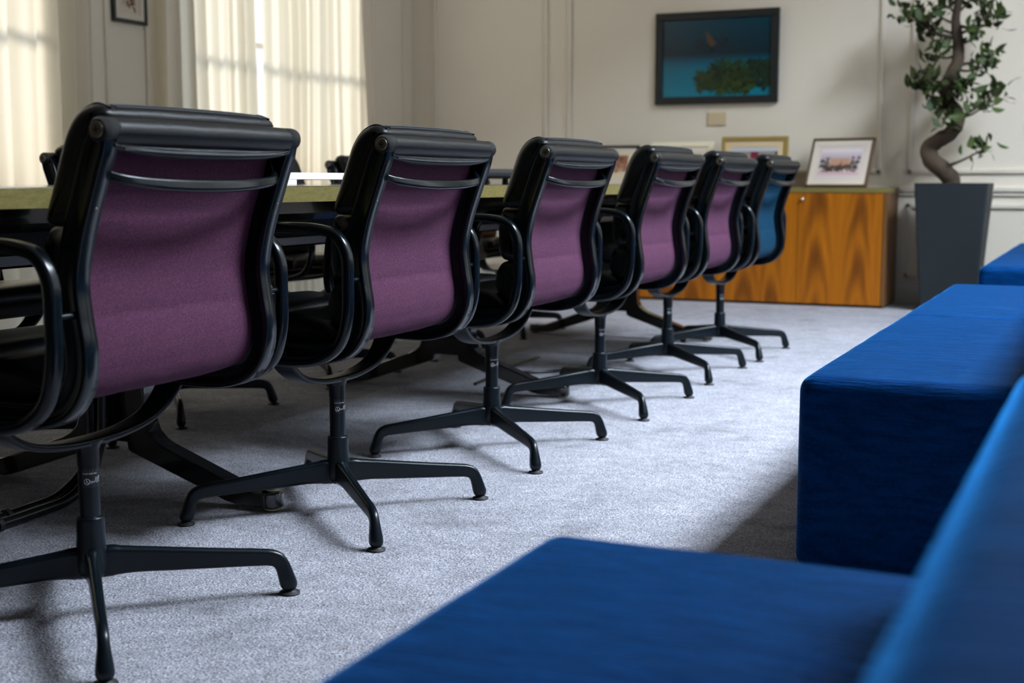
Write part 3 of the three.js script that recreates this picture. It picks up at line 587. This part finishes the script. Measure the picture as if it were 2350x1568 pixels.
// standing picture frames: outer size w x h, leaning back by tilt about the lower edge, turned by turn
function picture(name, label, pos, w, h, bar, depth, frameMat, matMat, matW, art, { tilt = 0, turn = 0, wall = false, category = 'picture', group } = {}) {
  const t = thing(name, label, category, pos, turn, group), g = new THREE.Group(); g.name = 'picture_body'; g.rotation.x = -tilt; g.position.y = depth * Math.sin(tilt) + 0.0005; t.add(g);
  const F = (a, b, c, d) => rbox(a, b, c, d, -depth, 0, Math.min(0.003, bar * 0.25));
  mesh('frame', [F(-w / 2, w / 2, 0, bar), F(-w / 2, w / 2, h - bar, h), F(-w / 2, -w / 2 + bar, bar, h - bar), F(w / 2 - bar, w / 2, bar, h - bar)], frameMat, g);
  mesh('backing', box(-w / 2 + bar * 0.5, w / 2 - bar * 0.5, bar * 0.5, h - bar * 0.5, -depth + 0.001, -depth + 0.004), M.strut, g);
  if (matW > 0) { const o = -depth * 0.5, m = (a, b, c, d) => box(a, b, c, d, o, o + 0.002), i = bar * 0.8, k = bar + matW; mesh('mount', [m(-w / 2 + i, w / 2 - i, i, k), m(-w / 2 + i, w / 2 - i, h - k, h - i), m(-w / 2 + i, -w / 2 + k, k, h - k), m(w / 2 - k, w / 2 - i, k, h - k)], matMat, g); }
  const k = bar * 0.8 + matW * 0.98, p = new THREE.PlaneGeometry(w - 2 * k, h - 2 * k); p.translate(0, h / 2, -depth * 0.5 + (matW > 0 ? -0.001 : 0)); mesh('print', p, art, g);
  if (tilt) { const s = rbox(-0.03, 0.03, -h * 0.72, 0, -0.006, 0, 0.002); s.rotateX(tilt + 0.22); s.translate(0, h * 0.74, -depth - 0.001); }
  return t;
}
const art = (w, h, draw, rough = 0.35) => std({ map: canvasTex(w, h, draw), roughness: rough });
function blot(c, R, x, y, rx, ry, n, cols) { for (let i = 0; i < n; i++) { c.fillStyle = cols[Math.floor(R() * cols.length)]; c.globalAlpha = 0.5 + 0.4 * R(); c.beginPath(); c.ellipse(x + (R() - 0.5) * 2 * rx, y + (R() - 0.5) * 2 * ry, rx * (0.08 + 0.2 * R()), ry * (0.08 + 0.18 * R()), R() * 3, 0, 7); c.fill(); } c.globalAlpha = 1; }
const seascape = art(768, 560, (c, w, h) => {
  const g = c.createLinearGradient(0, 0, 0, h); g.addColorStop(0, '#023c4d'); g.addColorStop(0.22, '#03303f'); g.addColorStop(0.45, '#0a2530'); g.addColorStop(0.52, '#05465a'); g.addColorStop(0.62, '#046078'); g.addColorStop(1, '#05748a'); c.fillStyle = g; c.fillRect(0, 0, w, h);
  const R = rng(41); blot(c, R, 350, 190, 110, 45, 60, ['#0d2128', '#142228']);
  c.fillStyle = '#4a3b2c'; c.beginPath(); c.moveTo(305, 90); c.lineTo(345, 125); c.lineTo(385, 185); c.lineTo(350, 205); c.lineTo(320, 170); c.closePath(); c.fill();
  blot(c, R, 560, 400, 200, 80, 240, ['#13241c', '#1c3320', '#101f19', '#26401f']); blot(c, R, 430, 440, 180, 60, 200, ['#182618', '#22341a', '#142219', '#2f3d1c']); blot(c, R, 520, 490, 120, 40, 120, ['#233516', '#38491d', '#172612']);
  blot(c, R, 690, 370, 80, 60, 80, ['#14291f', '#1c3422']);
}, 0.25);
picture('framed_seascape', 'large black framed teal seascape with a green rock on the back wall', [-2.41, 1.256, ZB + 0.033], 0.82, 0.592, 0.048, 0.032, M.frameBlack, null, 0, seascape);
tag(mesh('wall_plate', rbox(-2.462, -2.338, 1.118, 1.203, ZB - 0.001, ZB + 0.012, 0.004), M.plate), 'small tan square wall plate under the seascape', 'switch plate');
const artGold = art(384, 288, (c, w, h) => { c.fillStyle = '#8d8279'; c.fillRect(0, 0, w, h); c.fillStyle = '#b9bdc4'; c.fillRect(0, 0, w, h * 0.16); c.fillStyle = '#3a3431'; c.fillRect(0, h * 0.16, w * 0.07, h); c.fillStyle = '#2c3734'; c.fillRect(w * 0.93, h * 0.16, w * 0.07, h); c.fillStyle = '#6e1f33'; c.fillRect(w * 0.42, h * 0.18, w * 0.16, h * 0.3); c.fillStyle = '#8d2c45'; c.fillRect(w * 0.43, h * 0.34, w * 0.14, h * 0.16); c.fillStyle = '#75685e'; c.fillRect(w * 0.2, h * 0.6, w * 0.6, h * 0.4); });
const artRoom = art(384, 288, (c, w, h) => { c.fillStyle = '#cfc2bd'; c.fillRect(0, 0, w, h); const g = c.createLinearGradient(0, h * 0.15, 0, h * 0.4); g.addColorStop(0, '#d9cfd0'); g.addColorStop(1, '#a99aa4'); c.fillStyle = g; c.fillRect(w * 0.08, h * 0.12, w * 0.84, h * 0.3); const R = rng(5); c.fillStyle = '#b58c76'; c.fillRect(w * 0.28, h * 0.38, w * 0.42, h * 0.26); blot(c, R, w * 0.17, h * 0.52, 34, 46, 50, ['#33272a', '#241d20']); blot(c, R, w * 0.80, h * 0.50, 36, 48, 50, ['#33272a', '#241d20']); blot(c, R, w * 0.5, h * 0.66, 130, 26, 90, ['#3b2a26', '#2a2120', '#4a3a33']); c.fillStyle = '#c9a8b0'; c.fillRect(w * 0.07, h * 0.76, w * 0.84, h * 0.09); });
const artDark = art(256, 256, (c, w, h) => { c.fillStyle = '#d8c9ad'; c.fillRect(0, 0, w, h); c.fillStyle = '#8a5a46'; c.fillRect(w * 0.12, h * 0.12, w * 0.76, h * 0.5); const R = rng(9); blot(c, R, w * 0.5, h * 0.45, 80, 60, 60, ['#a0705a', '#6b4638', '#c09a80']); });
const artPale = art(256, 256, (c, w, h) => { c.fillStyle = '#c9bba2'; c.fillRect(0, 0, w, h); const R = rng(19); blot(c, R, w * 0.5, h * 0.5, 90, 70, 50, ['#bfae95', '#d3c7b0', '#b3a48f']); c.fillStyle = '#6a5050'; c.fillRect(w * 0.7, h * 0.55, w * 0.16, h * 0.3); });
const SB = 0.715, GR = 'framed pictures standing on the sideboard';
picture('standing_picture', 'dark framed photograph standing at the left end of the sideboard, behind third chair', [-3.06, SB, -8.22], 0.34, 0.285, 0.018, 0.02, M.frameBlack, M.matCream, 0.03, artDark, { tilt: 0.3, turn: 0.05, group: GR });
picture('standing_picture', 'pale framed print standing between dark and gold frames on the sideboard', [-2.60, SB, -8.25], 0.415, 0.30, 0.034, 0.024, M.framePale, M.matCream, 0.035, artPale, { tilt: 0.25, turn: 0.04, group: GR });
picture('standing_picture', 'gold framed photograph with tan mount and red spot, above the blue chair', [-2.105, SB, -8.22], 0.425, 0.322, 0.026, 0.024, M.frameGold, M.matTan, 0.040, artGold, { tilt: 0.14, turn: 0.05, group: GR });
picture('standing_picture', 'brown framed boardroom photograph leaning back at the right end of sideboard', [-1.572, SB, -8.12], 0.40, 0.325, 0.014, 0.022, M.frameBrown, M.matCream, 0.034, artRoom, { tilt: 0.42, turn: -0.2, group: GR });
{
  const sketch = art(256, 320, (c, w, h) => { c.fillStyle = '#cdbfae'; c.fillRect(0, 0, w, h); const R = rng(3); blot(c, R, 150, 180, 40, 110, 60, ['#6b4a2c', '#8a6a48', '#4a3626']); blot(c, R, 80, 250, 34, 22, 20, ['#77716c', '#5d5a58']); });
  const t = picture('framed_print', 'small dark framed brown print hanging on the pier between the curtains', [XL + 0.024, 1.56, -5.42], 0.255, 0.36, 0.018, 0.022, M.frameGreen, M.matCream, 0.03, sketch, { turn: Math.PI / 2, category: 'picture' });
}

// ------------------------------------------------------------------ planter with the S-trunk ficus
{
  const px = -0.868, pz = -8.07, H = 0.745;
  const t = thing('planter', 'tall tapered slate grey square planter beside the sideboard', 'planter', [px, 0, pz], 0.0);
  const ring = (w, y) => ({ w, y }), lv = [ring(0.150, 0.0), ring(0.153, 0.012), ring(0.202, H - 0.006), ring(0.202, H), ring(0.178, H), ring(0.172, H - 0.05)];
  const frames = lv.map((l) => ({ p: V3(0, l.y, 0), n: V3(1, 0, 0), b: V3(0, 0, -1) }));
  const g = sweep(frames, lv.map((l) => roundRect(l.w * 2, l.w * 2, 0.012, 3)));
  g.computeVertexNormals(); mesh('pot', g, M.planter, t);
  const so = new THREE.CylinderGeometry(0.17, 0.17, 0.02, 4); so.rotateY(Math.PI / 4); so.scale(1.38, 1, 1.38); so.translate(0, H - 0.014, 0); mesh('soil', so, M.soil, t);

  const TB = H - 0.003, tree = thing('ficus_tree', 'small ficus bonsai with S-shaped trunk growing in the slate planter', 'plant', [px, TB, pz]);
  const TR = [[-0.885, 0.0], [-0.885, 0.745], [-0.885, 0.757], [-0.93, 0.82], [-1.005, 0.885], [-1.022, 0.945], [-0.975, 0.99], [-0.905, 1.03], [-0.862, 1.09], [-0.873, 1.15], [-0.925, 1.22], [-0.937, 1.30], [-0.905, 1.37], [-0.878, 1.44], [-0.882, 1.55], [-0.90, 1.68], [-0.885, 1.80], [-0.90, 1.92]].slice(1).map(([x, y], i) => V3(x - px, i ? y - TB : 0.001, i > 1 ? 0.03 * Math.sin((i - 1) * 1.4) : 0));
  const rad = [0.054, 0.052, 0.052, 0.05, 0.049, 0.047, 0.044, 0.042, 0.040, 0.039, 0.037, 0.036, 0.034, 0.032, 0.026, 0.018, 0.010];
  const taper = (pts, rr, seg, k = 10) => {
    const c = new THREE.CatmullRomCurve3(pts, false, 'centripetal'), fr = [], sc = [];
    let n = V3(0, 0, 1);
    for (let i = 0; i <= seg; i++) { const q = i / seg, p = c.getPoint(q), d = c.getTangent(q).normalize(); n = n.clone().addScaledVector(d, -n.dot(d)).normalize(); fr.push({ p, n, b: d.clone().cross(n) }); const f = q * (rr.length - 1), a = Math.min(rr.length - 2, Math.floor(f)), r = lerp(rr[a], rr[a + 1], f - a); sc.push(Array.from({ length: k }, (_, j) => { const ang = j / k * 2 * Math.PI, w = r * (1 + 0.14 * noise(p.x * 30, p.y * 30, Math.cos(ang) * 2)); return [w * Math.cos(ang), w * Math.sin(ang)]; })); }
    return sweep(fr, sc);
  };
  mesh('trunk', taper(TR, rad, 90, 14), M.bark, tree);
  const C = new THREE.CatmullRomCurve3(TR, false, 'centripetal'), R = rng(77);
  // branches: height on the trunk, tip (x, y in metres), depth
  const BR = [[0.83, -0.68, 0.955, 0.06], [1.09, -0.905, 1.09, 0.1], [1.12, -0.70, 1.20, 0.05], [1.12, -0.64, 1.27, -0.05], [1.25, -1.02, 1.25, 0.08], [1.30, -1.11, 1.335, -0.03], [1.33, -1.06, 1.36, 0.05], [1.30, -0.82, 1.30, 0.08], [1.40, -0.72, 1.40, 0.05], [1.42, -0.69, 1.49, -0.04], [1.48, -1.03, 1.49, 0.05], [1.52, -1.08, 1.62, -0.05], [1.55, -0.76, 1.60, 0.06], [1.58, -1.15, 1.70, 0.05], [1.60, -1.22, 1.76, -0.02], [1.60, -0.70, 1.74, 0.02], [1.65, -0.68, 1.66, -0.06], [1.66, -1.02, 1.73, 0.08], [1.72, -0.94, 1.80, 0.05], [1.72, -0.80, 1.82, -0.03], [1.80, -1.05, 1.87, 0.02], [1.82, -0.76, 1.90, 0.04], [1.36, -0.86, 1.24, 0.10], [1.22, -0.95, 1.16, 0.09]];
  const leafShape = new THREE.Shape(); leafShape.moveTo(0, 0); leafShape.bezierCurveTo(0.016, 0.010, 0.019, 0.032, 0, 0.054); leafShape.bezierCurveTo(-0.019, 0.032, -0.016, 0.010, 0, 0);
  const lg = new THREE.ShapeGeometry(leafShape, 5); { const p = lg.attributes.position; for (let i = 0; i < p.count; i++) { const x = p.getX(i), y = p.getY(i); p.setZ(i, Math.abs(x) * 0.35 - y * y * 4.5); } lg.computeVertexNormals(); }
  const per = Math.floor(296 / BR.length);
  const extra = [];
  for (const [y0, tx, ty, dz] of BR) {
    let q = 0.5; { let best = 9; for (let i = 0; i <= 200; i++) { const p = C.getPoint(i / 200); const d = Math.abs(p.y + TB - y0) + (i < 8 ? 1 : 0); if (d < best) { best = d; q = i / 200; } } }
    const a = C.getPoint(q), e = V3(tx - px, ty - TB, a.z + dz), m = a.clone().lerp(e, 0.5).add(V3((R() - 0.5) * 0.03, -0.012 - 0.015 * R(), (R() - 0.5) * 0.05));
    const br = mesh('branch', taper([a, m, e], [0.011, 0.007, 0.003], 14, 7), M.bark, tree);
    for (let i = 0; i < per; i++) {
      const l = mesh('leaf', lg, M.leaf[Math.floor(R() * 3)], tree), f = 0.68 + 0.38 * R(), p = a.clone().lerp(e, Math.min(1, f));
      l.position.set(p.x + (R() - 0.5) * 0.11, p.y + (R() - 0.5) * 0.085, p.z + (R() - 0.5) * 0.12);
      l.rotation.set(-0.9 + (R() - 0.5) * 1.6, R() * 6.28, (R() - 0.5) * 2.6); const s = 1.25 + 0.6 * R(); l.scale.set(s, s, s);
      for (let k = 0; k < 1; k++) { const f2 = 0.65 + 0.4 * R(), p2 = a.clone().lerp(e, Math.min(1, f2)), s2 = 1.0 + 0.6 * R(); extra.push(new THREE.Matrix4().compose(V3(p2.x + (R() - 0.5) * 0.13, p2.y + (R() - 0.5) * 0.09, p2.z + (R() - 0.5) * 0.14), new THREE.Quaternion().setFromEuler(new THREE.Euler(-0.9 + (R() - 0.5) * 1.8, R() * 6.28, (R() - 0.5) * 2.6)), V3(s2, s2, s2))); }
    }
  }
  const foliage = new THREE.InstancedMesh(lg, M.leaf[1], extra.length); foliage.name = 'foliage'; foliage.userData.kind = 'stuff'; extra.forEach((m, i) => foliage.setMatrixAt(i, m)); foliage.castShadow = foliage.receiveShadow = true; tree.add(foliage);
}

renderer.render(scene, camera);
